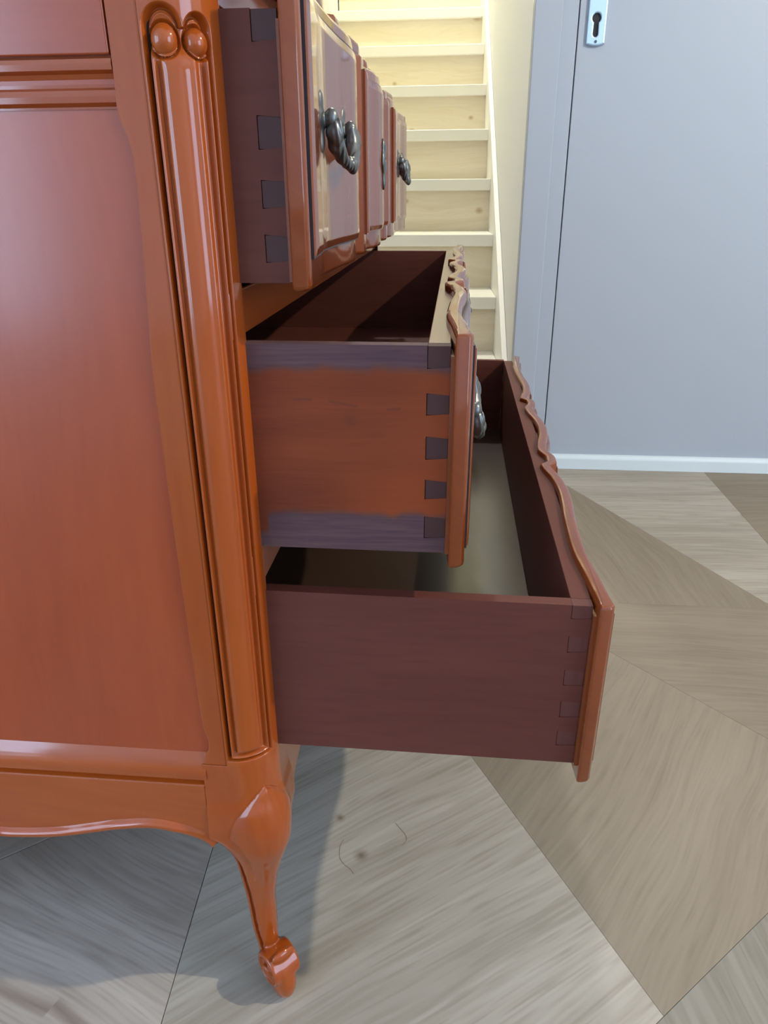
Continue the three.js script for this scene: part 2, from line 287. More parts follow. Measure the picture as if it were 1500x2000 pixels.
{ // stairwell
  const w = structure(group('wall_stairwell'));
  const part = measured, wallBox = (name, x0, x1, y0, y1, z0, z1, m, p) => part(name, box(x0, x1, y0, y1, z0, z1, 0.001), m, p), XL = -0.575, ZD = -1.824;
  const xa = 0.170, za = ZD - 0.03, xe = 0.170 - 0.033 * 4.2, ze = ZD - 4.23;      // right side, drawn in slightly as it goes back
  const border = (d) => 0.92 + 0.62 * (d - 1.824);
  const wallSide = (lo, hi, th) => { const g = new THREE.BufferGeometry(); const pts = [];
    const q = [[xa, za], [xe, ze]]; const L = (i, f, off) => { const [x, z] = q[i]; return [x + off, f(-z), z]; };
    const A = L(0, lo, 0), B = L(1, lo, 0), C = L(1, hi, 0), D = L(0, hi, 0), a = L(0, lo, th), b = L(1, lo, th), c = L(1, hi, th), d = L(0, hi, th);
    const f = (p, r, s, t) => pts.push(...p, ...r, ...s, ...p, ...s, ...t);
    f(A, D, C, B); f(a, b, c, d); f(D, d, c, C); f(A, B, b, a); f(A, a, d, D); f(B, C, c, b);
    g.setAttribute('position', new THREE.Float32BufferAttribute(pts, 3)); g.computeVertexNormals(); return planarUV(g, [0, 0, 1], [0, 1, 0]); };
  part('lower_wall', wallSide(() => 0, border, 0.1), M.creamWall, w);
  const up = wallSide(border, () => 5.2, 0.1); up.translate(0.003, 0, 0); part('upper_wall', up, M.yellow, w);
  wallBox('end_wall', XL, 0.2, 0, 5.2, ze - 0.1, ze, M.creamWall, w);
  wallBox('stairwell_ceiling', XL, 0.3, 5.2, 5.3, ze - 0.1, ZD - 0.03, M.ceiling, w);
}
// door
const door = structure(group('door_1'));
{
  const zf = -1.824, part = measured;
  part('frame_board', merged([box(0.149, 0.2065, 0, 2.15, zf - 0.05, zf + 0.001, 0.002), box(1.145, 1.2, 0, 2.15, zf - 0.05, zf + 0.001, 0.002), box(0.149, 1.2, 2.1, 2.15, zf - 0.05, zf + 0.001, 0.002)]), M.door, door);
  part('frame_rebate', merged([box(0.2055, 0.2395, 0, 2.1, zf - 0.05, zf - 0.004, 0.002), box(1.107, 1.147, 0, 2.1, zf - 0.05, zf - 0.004, 0.002)]), M.door, door);
  part('door_leaf', box(0.2415, 1.105, 0.036, 2.09, zf - 0.045, zf - 0.003, 0.0015), M.door, door);
  // rounded white sill strip at the foot
  const prof = []; for (let i = 0; i <= 8; i++) { const a = Math.PI / 2 * i / 8; prof.push([-0.002 + 0.012 * Math.sin(a), 0.026 + 0.0115 * Math.cos(a)]); }
  const sg = extrude([[-0.03, 0.0005], [-0.03, 0.0375], ...prof, [0.0105, 0.0005]], 1.02, 0.0005, 1); sg.rotateY(-Math.PI / 2); 
  sg.applyMatrix4(new THREE.Matrix4().makeScale(1, 1, 1)); sg.rotateY(Math.PI); sg.rotateY(Math.PI);
  // after rotateY(-90deg) local x -> z ; z -> -x
  sg.translate(1.225, 0, zf); part('door_sill', sg, M.threshold, door);
  // lock plate with a profile-cylinder keyhole
  const pl = new THREE.Shape(); const x0 = 0.2585, x1 = 0.2965, yb = 0.941, yt = 1.17;
  pl.moveTo(x0, yt); pl.lineTo(x0, yb + 0.002); pl.quadraticCurveTo((x0 + x1) / 2, yb - 0.006, x1, yb + 0.002); pl.lineTo(x1, yt); pl.quadraticCurveTo((x0 + x1) / 2, yt + 0.008, x0, yt);
  const hole = (s, cx, cy) => { const h = new THREE.Path(); h.absarc(cx, cy + 0.0115, 0.0088, R(-58), R(238), false); h.lineTo(cx - 0.0052, cy - 0.016); h.absarc(cx, cy - 0.0165, 0.0052, Math.PI, 2 * Math.PI, false); h.closePath(); return h; };
  pl.holes.push(hole(pl, 0.2762, 0.977));
  const pg = new THREE.ExtrudeGeometry(pl, { depth: 0.005, bevelEnabled: true, bevelThickness: 0.003, bevelSize: 0.003, bevelOffset: -0.003, bevelSegments: 3, curveSegments: 12 });
  pg.translate(0, 0, zf - 0.003);
  const plate = part('lock_plate', pg, M.steel, door);
  part('keyhole', new THREE.ExtrudeGeometry(new THREE.Shape(hole(null, 0.2762, 0.977).getPoints(12)), { depth: 0.002, bevelEnabled: false }).translate(0, 0, zf - 0.0028), M.black, plate);
  part('screw', new THREE.CylinderGeometry(0.0028, 0.0032, 0.003, 14).rotateX(Math.PI / 2).translate(0.2775, 0.9465, zf + 0.0048), S({ color: 0x55606a, metalness: 0.8, roughness: 0.5 }), plate);
  part('door_handle', merged([new THREE.CylinderGeometry(0.009, 0.009, 0.05, 16).rotateX(Math.PI / 2).translate(0.2775, 1.07, zf + 0.03), new THREE.CapsuleGeometry(0.009, 0.1, 6, 14).rotateZ(Math.PI / 2).translate(0.327, 1.07, zf + 0.052)]), M.steel, door);
}

// ------------------------------------------------------------------ staircase
const stairs = tag(group('staircase'), 'straight staircase with white nosings and pale oak risers beyond the drawers', 'staircase');
{
  const part = measured, XL = -0.575;
  const RISE = 0.177, GO = 0.2365, D0 = 2.438 - GO;
  const endX = (d) => 0.1336 - 0.033 * (d - 2.438);
  for (let i = 0; i < 13; i++) {
    const d = D0 + i * GO, h = RISE * (i + 1), th = 0.039;
    const XS = XL - 0.015, t = plan([[XS, -d], [endX(d), -d], [endX(d + GO + 0.03), -d - GO - 0.03], [XS, -d - GO - 0.03]], h - th, h, 0.003, 3);
    part('tread', ALONGX(t), M.cream, stairs);
    const e = endX(d + 0.03) + 0.0006;
    const r = box(XL - 0.015, e, RISE * i, h - th + 0.0005, -d - 0.034, -d - 0.022, 0.0005);
    planarUV(r, [1, 0, 0], [0, 4, 0], 0.9, (i * 0.37) % 1, i * 0.31); part('riser', r, M.riser, stairs);
  }
  // wall string along the right ends of the treads
  const line = (d) => 0.354 + 0.062 + 0.748 * (d - 2.438), d0 = 1.9, d1 = 5.6;
  const tp = [[d0, 0.001], [d0 + 0.0, Math.max(0.03, line(d0))], [d1, line(d1)], [d1, line(d1) - 0.36], [2.42, 0.001]];
  const sg = extrude(tp, 0.016, 0.002, 2);                     // x = distance, y = height
  sg.rotateY(Math.PI / 2);                                      // local x -> -z, local z -> x
  sg.rotateY(R(1.89)); sg.translate(0.1336 + 0.033 * 2.438 + 0.0005, 0, 0);
  part('stringer', sg, M.string, stairs);
}

// ------------------------------------------------------------------ chest of drawers
const FLOOR = -0.0493;                                             // the floor, in the chest's own heights
const ZN = -0.44, ZC = -0.90, XF = -0.1345, XBACK = -0.565;      // near side face, centre line, front of the carcass, back
const chest = tag(group('chest_of_drawers'), 'glossy reddish-brown cherry wood chest with cabriole legs and three drawers pulled open in steps', 'chest of drawers');
chest.position.y = -FLOOR;
const wnode = curve1([[0, 0], [0.03, -0.002], [0.06, -0.0068], [0.09, -0.0095], [0.115, -0.0032], [0.131, -0.0036], [0.1405, -0.0115], [0.185, -0.0042], [0.22, -0.002], [0.29, -0.0058], [0.345, -0.0072], [0.40, -0.003], [0.442, 0]]);
const wave = (z) => wnode(Math.abs(z - ZC));
const waveZ = []; for (let i = 0; i <= 176; i++) waveZ.push(ZC + 0.442 - 0.884 * i / 176);

// side: flat panel, stile, rails and mouldings
part('side_panel', UP(box(XBACK, -0.178, 0.2, 0.79, ZN - 0.016, ZN - 0.0055), 0.6), M.panel, chest);
{
  const edge = [[0.745, -0.1877], [0.7249, -0.1877], [0.7125, -0.1879], [0.7003, -0.1884], [0.6938, -0.1874], [0.6872, -0.1850], [0.6801, -0.1834], [0.6697, -0.1828], [0.655, -0.1830], [0.6, -0.1858], [0.5431, -0.1885], [0.4386, -0.1883], [0.3, -0.1868], [0.2745, -0.1860], [0.2595, -0.1832], [0.2525, -0.1838], [0.2446, -0.1880], [0.2362, -0.1886]];
  const pts = [[-0.1700, 0.2362], [-0.1700, 0.8], [-0.1877, 0.8]];
  for (let i = 0; i < edge.length - 1; i++) for (let k = 0; k < 4; k++) { const f = curve1(edge.slice().reverse()); const y = mix(edge[i][0], edge[i + 1][0], k / 4); pts.push([f(y), y]); }
  pts.push([-0.1886, 0.2362]);
  const g = extrude(pts, 0.014, 0.0014, 2); g.translate(0, 0, ZN - 0.014); part('stile', UP(g, 0.6, 0.2, 0.1), M.cherry, chest);
  part('top_rail', ALONGX(box(XBACK, -0.1885, 0.7255, 0.792, ZN - 0.014, ZN - 0.0005)), M.panel, chest);
  // panel mouldings above and below: [depth of the profile by height]
  const strip = (y0, prof) => { const pts2 = [[0, prof[0][1]]]; for (const [z, y] of prof) pts2.push([z, y]); pts2.push([0, prof[prof.length - 1][1]]);
    const h = extrude(pts2, 0.375, 0); h.rotateY(-Math.PI / 2); h.translate(-0.188, y0, ZN - 0.012); return ALONGX(h); };
  // local x -> z, extrusion runs toward -x
  part('upper_moulding', toCreasedNormals(strip(0.700, [[0.0075, 0], [0.0075, 0.0012], [0.0105, 0.003], [0.0112, 0.006], [0.0100, 0.009], [0.0068, 0.0105], [0.0062, 0.014], [0.0078, 0.017], [0.0112, 0.0185], [0.0118, 0.0215], [0.0108, 0.0238], [0.0075, 0.0246], [0.0075, 0.0256]]), 0.5), M.cherry, chest);
  part('lower_moulding', toCreasedNormals(strip(0.2135, [[0.0115, 0], [0.0115, 0.0012], [0.008, 0.0024], [0.0085, 0.0052], [0.0128, 0.0075], [0.0135, 0.012], [0.0125, 0.017], [0.0104, 0.022], [0.0088, 0.0275], [0.0075, 0.0292], [0.0065, 0.031]]), 0.5), M.cherry, chest);
  // apron with a shaped lower edge, and the bead that follows it
  const low = curve1([[-0.565, 0.075], [-0.545, 0.12], [-0.525, 0.146], [-0.505, 0.1605], [-0.485, 0.1645], [-0.46, 0.1635], [-0.43, 0.1552], [-0.4, 0.1475], [-0.3757, 0.1436], [-0.3541, 0.1449], [-0.3255, 0.1484], [-0.2965, 0.1552], [-0.2679, 0.1622], [-0.2403, 0.1657], [-0.2184, 0.1625], [-0.1972, 0.1527], [-0.1905, 0.1455]]);
  const ap = [[-0.191, 0.2142], [XBACK, 0.2142]], bead = [];
  for (let i = 0; i <= 90; i++) { const x = mix(XBACK, -0.191, i / 90); ap.push([x, low(x)]); bead.push([x, low(x)]); }
  const ag = extrude(ap, 0.018, 0.0008, 1); ag.translate(0, 0, ZN - 0.018 + 0.0002);
  const prof = curve1([[0, -0.002], [0.04, 0.0018], [0.2, 0.0040], [0.42, 0.0043], [0.62, 0.0034], [0.85, 0.0008], [1, -0.0006]]);
  const bg = grid(180, 20, (u, v) => { const x = mix(XBACK, -0.1895, u), e = 0.0005, t = Math.atan2(low(x + e) - low(x - e), 2 * e), a = 0.0100 * v - 0.0004; return [x - Math.sin(t) * a, low(x) + Math.cos(t) * a, ZN + prof(v) * (1 - 0.75 * sstep(-0.225, -0.190, x))]; });
  part('apron', ALONGX(ag), M.cherry, chest); part('apron_bead', ALONGX(bg), M.cherry, chest);
}
// carved corner post: fluted and rounded, with two scrolls at its head
let postGeo;
{
  const r = 0.03, c = [XF - r, ZN - r], s0 = 0.0056, arc = r * Math.PI / 2, s2 = 0.0005, S1 = s0 + arc + s2;
  const at = (s) => s < s0 ? [[XF - r - s0 + s, ZN], [0, 1]] : s < s0 + arc ? (() => { const a = (s - s0) / r; return [[c[0] + r * Math.sin(a), c[1] + r * Math.cos(a)], [Math.sin(a), Math.cos(a)]]; })() : [[XF, ZN - r - (s - s0 - arc)], [1, 0]];
  const a0 = 0.001, a1 = 0.0408, yb = 0.2405, yc = 0.7375, r1 = 0.0112, r2 = 0.0087;
  const cl = [a0 + r1, yc], cr = [a1 - r2, yc - 0.0005], balls = [[a0 + r1 + 0.0003, 0.7318, 0.0079], [a1 - r2 - 0.0006, 0.7312, 0.0072]];
  const inside = (s, y) => {                                     // distance inside the carved field
    const side = Math.min(s - a0, a1 - s), down = y - yb;
    if (y < yc) return Math.min(side, down);
    return Math.max(r1 - Math.hypot(s - cl[0], y - cl[1]), r2 - Math.hypot(s - cr[0], y - cr[1]));
  };
  const bell = (x, c, w) => Math.exp(-Math.pow((x - c) / w, 2));
  const height = (s, y) => {
    const d = inside(s, y); if (d <= 0) return 0.0012 * Math.max(0, 1 + d / 0.0012) * 0;
    let h = -0.0058 * bell(d, 0.0021, 0.00115);                                     // outer groove
    const t = (s - a0) / (a1 - a0), flute = 1 - sstep(0.716, 0.730, y);
    h += 0.0006 * bell(d, 0.0047, 0.0011);
    h += flute * (-0.0030 * bell(d, 0.0074, 0.0014) + sstep(0.0085, 0.0125, d) * (0.0016 * Math.max(0, 1 - Math.pow((t - 0.50) / 0.33, 2)) + 0.0009 * bell(t, 0.66, 0.045) - 0.0016 * bell(t, 0.74, 0.035)));
    const sc = sstep(0.722, 0.734, y) * sstep(0.0022, 0.0042, d); h -= 0.0042 * sc;      // scoop behind the scroll balls
    for (const [bs, by, br] of balls) {
      const q = Math.hypot(s - bs, (y - by) * 0.96);
      if (q < br) h = Math.max(h, 0.0075 * Math.sqrt(1 - (q / br) ** 2) - 0.0046);
      else if (q < br + 0.0018) h -= 0.0028 * (1 - (q - br) / 0.0018) * sstep(0.717, 0.726, y);
    }
    return h;
  };
  postGeo = UP(grid(190, 760, (u, v) => {
    const s = u * S1, y = v < 0.12 ? mix(0.2355, 0.262, v / 0.12) : v < 0.5 ? mix(0.262, 0.69, (v - 0.12) / 0.38) : mix(0.69, 0.8, (v - 0.5) / 0.5);
    const [p, n] = at(s), h = height(s, y); return [p[0] + n[0] * h, y, p[1] + n[1] * h];
  }), 0.6, 0.3, 0.4);
  const back = plan([[-0.1716, ZN - 0.0005], [-0.1716, ZN - 0.0262], [XF - 0.008, ZN - 0.0262], [XF - 0.0125, ZN - 0.0165], [XF - 0.021, ZN - 0.0095], [XF - 0.03, ZN - 0.0075]], 0.2355, 0.8);
  part('corner_post', postGeo, M.cherry, chest);
  part('post_core', UP(back), M.dark, chest);
  part('corner_post', mirrorZ(postGeo, ZC), M.cherry, chest);
  part('post_core', UP(mirrorZ(back, ZC)), M.dark, chest);
}
// cabriole leg, shaped as one surface: block, knee with a raised leaf edge, ankle, scrolled foot
{
  const KX = XF, KZ = ZN;
  const xl = curve1([[-0.02, -0.1655], [0.002, -0.1685], [0.0228, -0.1722], [0.0563, -0.1745], [0.0823, -0.1757], [0.1167, -0.1785], [0.1383, -0.1865], [0.1455, -0.1912], [0.1527, -0.1985], [0.163, -0.220], [0.17, -0.25], [0.18, -0.262], [0.25, -0.262]]);
  const ee = curve1([[-0.05, -0.014], [0.0, -0.0142], [0.0255, -0.0146], [0.0527, -0.0146], [0.0858, -0.0108], [0.105, -0.0072], [0.124, -0.0030], [0.15, 0.0030], [0.167, 0.0044], [0.185, 0.0030], [0.2, 0.0004], [0.21, 0], [0.25, 0]]);
  const leaf = curve1([[0.11, 0.05], [0.145, 0.0455], [0.1622, 0.0412], [0.172, 0.0392], [0.182, 0.0338], [0.19, 0.0265], [0.198, 0.0170], [0.2045, 0.0080], [0.2085, 0], [0.212, -0.01]]);
  const D = Math.SQRT1_2;
  const edge = [[-0.2403, 0.1657], [-0.23, 0.1648], [-0.2184, 0.1625], [-0.208, 0.1585], [-0.1972, 0.1520], [-0.1912, 0.1462]]; for (let i = 0; i <= 40; i++) { const y = mix(0.144, -0.02, i / 40); edge.push([xl(y), y]); }
  const edgeDistance = (x, y) => { let m = 1; for (let i = 0; i < edge.length - 1; i++) { const [x0, y0] = edge[i], [x1, y1] = edge[i + 1], ux = x1 - x0, uy = y1 - y0, t = clamp(((x - x0) * ux + (y - y0) * uy) / (ux * ux + uy * uy)); const q = Math.hypot(x - x0 - t * ux, y - y0 - t * uy); if (q < m) m = q; } return m; };
  const sdf = (x, y, z) => {
    const e = ee(y), xr = KX + e, zn = KZ + e, l = xl(y), zf = KZ + (l - KX);
    const cx = (xr + l) / 2, cz = (zn + zf) / 2, hx = (xr - l) / 2, r = Math.min(mix(0.0105, 0.03, sstep(0.08, 0.2, y)), hx * 0.92);
    const qx = Math.abs(x - cx) - (hx - r), qz = Math.abs(z - cz) - (hx - r);
    let d = Math.hypot(Math.max(qx, 0), Math.max(qz, 0)) + Math.min(Math.max(qx, qz), 0) - r;
    // raised leaf on the knee, its edge crisp at the top
    if (y > 0.08 && x > cx && z > cz) {
      const inn = (leaf(y) - Math.abs((x - KX) - (z - KZ))) * D, f = sstep(0.085, 0.15, y);
      d -= f * (0.0046 * Math.sqrt(1 - Math.pow(1 - clamp((inn + 0.0002) / 0.021), 2)) - 0.0008 * Math.exp(-Math.pow((inn + 0.0006) / 0.0010, 2)));
    }
    // groove that keeps a bead along both inner edges
    if (y < 0.175) {
      const w = sstep(-0.012, 0.006, y);
      const ga = z > cz ? Math.exp(-Math.pow((edgeDistance(x, y) - 0.0066) / 0.0014, 2)) : 0, gb = x > cx ? Math.exp(-Math.pow((edgeDistance(z - KZ + KX, y) - 0.0066) / 0.0014, 2)) : 0;
      d += 0.0042 * w * Math.max(ga, gb);
    }
    d = Math.max(d, y - 0.2362, -0.008 - y, -0.1911 - x, KZ - 0.0568 - z);
    // scroll foot: a whorl lying across the diagonal, over a toe that comes down to the floor
    const a = (x - KX) * D + (z - KZ) * D, b = (x - KX) * D - (z - KZ) * D;      // outward, across
    const ca = -0.0172, cy = -0.0105, q = Math.hypot(a - ca, y - cy), flare = Math.abs(b);
    let sc = Math.hypot(Math.max(q - 0.0142, 0), Math.max(flare - 0.0118, 0)) - 0.0022;
    // spiral cut in each end of the whorl, with a button left in its middle
    if (flare > 0.008) { const th = Math.atan2(y - cy, a - ca), rr = 0.0096 - 0.0012 * Math.sin(th - 0.6); sc = Math.max(sc, 0.0033 - Math.hypot(q - rr, flare - 0.0142)); sc = Math.min(sc, Math.hypot(Math.max(q - 0.0042, 0), Math.max(flare - 0.0142, 0)) - 0.0014); }
    const toe = ellip([a, y, b], [-0.0115, -0.0275, 0], [0.0145, 0.0232, 0.0112]);
    const lip = ellip([a, y, b], [-0.0085, 0.0080, 0], [0.0042, 0.0058, 0.0115]);
    d = smin(d, smin(smin(sc, toe, 0.004), lip, 0.003), 0.0035);
    return Math.max(d, FLOOR + 0.0002 - y);
  };
  const leg = UP(surfaceNet(sdf, [-0.200, -0.053, -0.505], [-0.112, 0.24, -0.416], 0.0013), 0.6, 0.1, 0.2);
  part('leg', leg, M.cherry, chest);
  part('leg', mirrorZ(leg, ZC), M.cherry, chest);
  const xm = (XBACK + XF) / 2 - 0.002, back = mirrorX(leg, xm);
  part('leg', back, M.cherry, chest); part('leg', mirrorZ(back, ZC), M.cherry, chest);
}
// carcass: far side, back, dividers, front apron, top
part('far_side', UP(box(XBACK, -0.165, 0.2, 0.79, 2 * ZC - ZN + 0.002, 2 * ZC - ZN + 0.016)), M.panel, chest);
part('back_panel', UP(box(XBACK - 0.006, XBACK, 0.2, 0.79, 2 * ZC - ZN, ZN - 0.018)), M.dark, chest);
part('upper_rail', ALONGZ(box(-0.16, -0.1375, 0.7535, 0.7875, 2 * ZC - ZN + 0.018, ZN - 0.018)), M.front, chest);
for (const [y0, y1] of [[0.3838, 0.4165], [0.5705, 0.6000]]) part('rail', ALONGZ(box(-0.16, -0.1390, y0, y1, 2 * ZC - ZN + 0.018, ZN - 0.018)), M.cherry, chest);
for (const [y0, y1] of [[0.2175, 0.2265], [0.393, 0.409], [0.5765, 0.596]]) part('divider', ALONGZ(box(XBACK + 0.001, -0.1605, y0, y1, 2 * ZC - ZN + 0.018, ZN - 0.018)), M.dark, chest);
{
  const pts = [[-ZN + 0.04, 0.2165]]; const low = curve1([[0, 0.150], [0.1, 0.154], [0.2, 0.168], [0.3, 0.174], [0.36, 0.166], [0.41, 0.15]]);
  const p = []; for (let i = 0; i <= 60; i++) { const z = mix(-0.41, 0.41, i / 60); p.push([z, low(Math.abs(z))]); }
  const g = extrude([[-0.41, 0.2162], ...p, [0.41, 0.2162]], 0.018, 0.001, 1); g.rotateY(Math.PI / 2); g.translate(XF - 0.0185, 0, ZC); part('front_apron', ALONGZ(g), M.cherry, chest);
  // top: bullnosed edge, waved along the front like the drawers
  const tp = [[XBACK - 0.012, ZN + 0.02], [-0.118, ZN + 0.02], ...waveZ.map((z) => [-0.1095 + 1.25 * wave(z), z]), [-0.118, 2 * ZC - ZN - 0.02], [XBACK - 0.012, 2 * ZC - ZN - 0.02]];
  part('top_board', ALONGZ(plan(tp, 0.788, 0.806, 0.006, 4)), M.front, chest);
}

// bail handle and key plate, modelled once
const handleGeo = {};
{
  const plate = (p, s) => { const q = [p[0], p[1], p[2] - s * 0.046];
    let d = ellip(q, [0.0005, 0.001, 0], [0.0032, 0.0105, 0.0085]); d = smin(d, ellip(q, [0.0005, 0.0125, s * 0.004], [0.003, 0.0062, 0.0045]), 0.002); d = smin(d, ellip(q, [0.0005, -0.012, s * 0.003], [0.003, 0.007, 0.004]), 0.002);
    d = smin(d, ellip(q, [0.0005, 0.002, s * 0.010], [0.0028, 0.005, 0.006]), 0.002); return Math.max(d, -p[0] - 0.0004); };
  const post = (p, s) => smin(cone(p, [0, 0, s * 0.046], [0.0065, 0.0015, s * 0.046], 0.0034, 0.0042), ellip(p, [0.0080, 0.0025, s * 0.046], [0.0046, 0.0058, 0.0050]), 0.002);
  const path = [[0.0085, 0.002, 0.0445], [0.0090, -0.006, 0.0455], [0.0100, -0.0135, 0.041], [0.0118, -0.0200, 0.031], [0.0132, -0.0235, 0.017], [0.0138, -0.0240, 0.007], [0.0138, -0.0230, 0]], rad = [0.0038, 0.0050, 0.0054, 0.0042, 0.0033, 0.0036, 0.0048];
  const bail = (x, y, z) => { const p = [x, y, Math.abs(z)]; let d = 1; for (let i = 0; i < path.length - 1; i++) d = smin(d, cone(p, path[i], path[i + 1], rad[i], rad[i + 1]), 0.0018);
    d = smin(d, ellip(p, [0.0115, -0.006, 0.0475], [0.0038, 0.0080, 0.0032]), 0.0015);                                      // leaf on the arm
    d += 0.00035 * Math.sin((p[1] * 0.5 - p[2] + 2 * p[0]) * 700) * sstep(0.0, 0.004, p[0] - 0.008);                                 // twisted flutes
    d = smin(d, ellip(p, [0.0150, -0.0245, 0], [0.0040, 0.0056, 0.0050]), 0.0015); return d; };
  const mount = (x, y, z) => { const p = [x, y, z]; return smin(plate(p, 1), post(p, 1), 0.0015); };
  handleGeo.mount = planarUV(surfaceNet(mount, [-0.003, -0.025, 0.028], [0.020, 0.025, 0.066], 0.0008), [0, 0, 1], [0, 1, 0], 0.1); handleGeo.mount2 = mirrorZ(handleGeo.mount, 0);
  handleGeo.bail = planarUV(surfaceNet(bail, [0.002, -0.042, -0.056], [0.030, 0.010, 0.056], 0.0008), [0, 0, 1], [0, 1, 0], 0.1);
  const key = (x, y, z) => { let d = ellip([x, y, z], [0.0004, 0, 0], [0.0028, 0.017, 0.0095]); for (const [cy, cz, ry, rz] of [[0.017, 0.004, 0.007, 0.005], [0.015, -0.005, 0.006, 0.005], [-0.019, 0.002, 0.009, 0.004], [0.002, 0.009, 0.008, 0.004], [-0.004, -0.009, 0.007, 0.004]]) d = smin(d, ellip([x, y, z], [0.0004, cy, cz], [0.0028, ry, rz]), 0.002);
    d = Math.max(d, -(Math.min(Math.hypot(y - 0.003, z) - 0.0026, Math.max(Math.abs(z) - 0.0012, Math.abs(y + 0.002) - 0.006)))); return Math.max(d, -x - 0.0004); };
  handleGeo.key = planarUV(surfaceNet(key, [-0.003, -0.032, -0.018], [0.005, 0.028, 0.018], 0.0008), [0, 0, 1], [0, 1, 0], 0.1);
}

// drawers.  X is measured from the outer face of the lip (F); the box lies behind it
const ZS = -0.468, ZT = 2 * ZC - ZS;                              // outer faces of the two side boards
const drawerLabels = ['top drawer, opened a hand\'s breadth', 'middle drawer, opened halfway', 'bottom drawer, opened furthest'];
function makeDrawer(F, y0, y1, ly0, ly1, ry0, ry1, sag, pins, style, label) {
  const d = group('drawer', chest); d.position.set(F, y0, 0); d.rotation.z = sag; d.userData.label = label;
  const back = -0.40, H = y1 - y0, bx = -0.029, fx = -0.0140, th = 0.0105;
  const L = (y) => y - y0;
  // side boards with tails; pins of the front board between them
  const outline = [[back, 0], [back, H], [bx, H]];
  const tails = []; let prev = H; for (const [a, b] of pins) { if (prev - L(a) > 0.002) tails.push([prev, L(a)]); prev = L(b); } if (prev > 0.002) tails.push([prev, 0]);
  for (const [t, b] of tails) outline.push([bx, t], [fx, t + 0.0012 > H ? t : t + 0.0012], [fx, b - 0.0012 < 0 ? b : b - 0.0012], [bx, b]);
  outline.push([bx, 0]);
  const clean = outline.filter((p, i) => i === 0 || Math.hypot(p[0] - outline[i - 1][0], p[1] - outline[i - 1][1]) > 1e-5);
  const sg = extrude(clean, th, 0); sg.translate(0, 0, ZS - th);
  if (style.fit) planarUV(sg, [1 / 0.36, 0, 0.2], [0, 1 / H, 0.3], 1, 1 - (-0.013) / 0.36, -0.3 * ZS); else ALONGX(sg, 0.6, style.off, style.off * 0.7);
  part('side_board', sg, style.side, d);
  part('side_board', ALONGX(mirrorZ(extrude(clean, th, 0).translate(0, 0, ZS - th), ZC), 0.6, 0.3, 0.2), M.side, d);
  for (const [a, b] of pins) { const p = extrude([[bx + 0.0003, L(b) + 0.0004], [bx + 0.0003, L(a) - 0.0004], [fx, L(a) - 0.0004 + (L(a) < H - 0.002 ? 0.0009 : 0)], [fx, L(b) + 0.0004 - (L(b) > 0.002 ? 0.0009 : 0)]], th - 0.0003, 0.0002, 1); p.translate(0, 0, ZS - th - 0.0002); part('dovetail_pin', UP(p, 0.3, a * 9, a * 5), style.pin, d); }
  part('front_board', ALONGZ(box(bx, fx, 0, H, ZT + th, ZS - th, 0.0008), 0.6, style.off), style.plain ? M.side : M.edge, d);
  part('back_board', ALONGZ(box(back, back + 0.012, 0.012, H - 0.004, ZT + th, ZS - th), 0.6, 0.4), M.side, d);
  part('bottom_board', planarUV(box(back + 0.001, bx - 0.0002, 0.011, 0.0165, ZT + th + 0.0002, ZS - th - 0.0002, 0.0005), [0.35, 0, 0.8], [1.6, 0, -0.7], 1), style.bottom, d);
  // waved front: thin lip standing proud of a thicker core
  const T = 0.0112, wz = waveZ;
  const R1 = 0.0066, RX = 0.0088, za = wz[0], zb = wz[wz.length - 1], inn = (q) => q.filter((z) => z < za - 0.0076 && z > zb + 0.0076);
  const lip = [[-T + 0.0008, za], ...[0, 1, 2, 3, 4, 5, 6, 7, 8].map((i) => { const a = i / 8 * Math.PI / 2; return [-RX * (1 - Math.sin(a)), za - R1 * (1 - Math.cos(a))]; }), ...inn(wz).map((z) => [wave(z), z]), ...[8, 7, 6, 5, 4, 3, 2, 1, 0].map((i) => { const a = i / 8 * Math.PI / 2; return [-RX * (1 - Math.sin(a)), zb + R1 * (1 - Math.cos(a))]; }), [-T + 0.0008, zb], [-T, zb + 0.0008], ...inn(wz.slice().reverse()).map((z) => [wave(z) - T, z]), [-T, za - 0.0008]];
  const core = [...wz.map((z) => [wave(z) - 0.004, z]), [fx + 0.0001, wz[wz.length - 1]], [fx + 0.0001, wz[0]]];
  const core2 = core.map(([x, z]) => [x, clamp(z, ZC - 0.436, ZC + 0.436)]);
  const fp = merged([plan(lip, L(ly0), L(ly1), 0.0028, 3), plan(core2, 0.001, H - 0.006, 0)]);
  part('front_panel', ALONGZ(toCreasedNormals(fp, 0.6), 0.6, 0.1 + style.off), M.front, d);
  // raised fields, following the wave
  const field = (za, zb) => {
    const h = 0.0044, ya = L(ry0), yb = L(ry1);
    const top = grid(72, 36, (u, v) => {
      const eu = (t) => t < 0.25 ? t * 0.4 : t > 0.75 ? 1 - (1 - t) * 0.4 : 0.1 + (t - 0.25) * 1.6;       // more rows near the edges
      const z = mix(za, zb, eu(u)), y = mix(ya, yb, eu(v)), e = Math.min(za - z, z - zb, y - ya, yb - y);
      const o = e <= 0.00005 ? 0.0012 : 0.0022 + (h - 0.0022) * Math.sqrt(1 - Math.pow(1 - clamp(e / 0.011), 2));
      return [wave(z) + o, y, z];
    });
    return ALONGZ(top, 0.6, za, 0.3);
  };
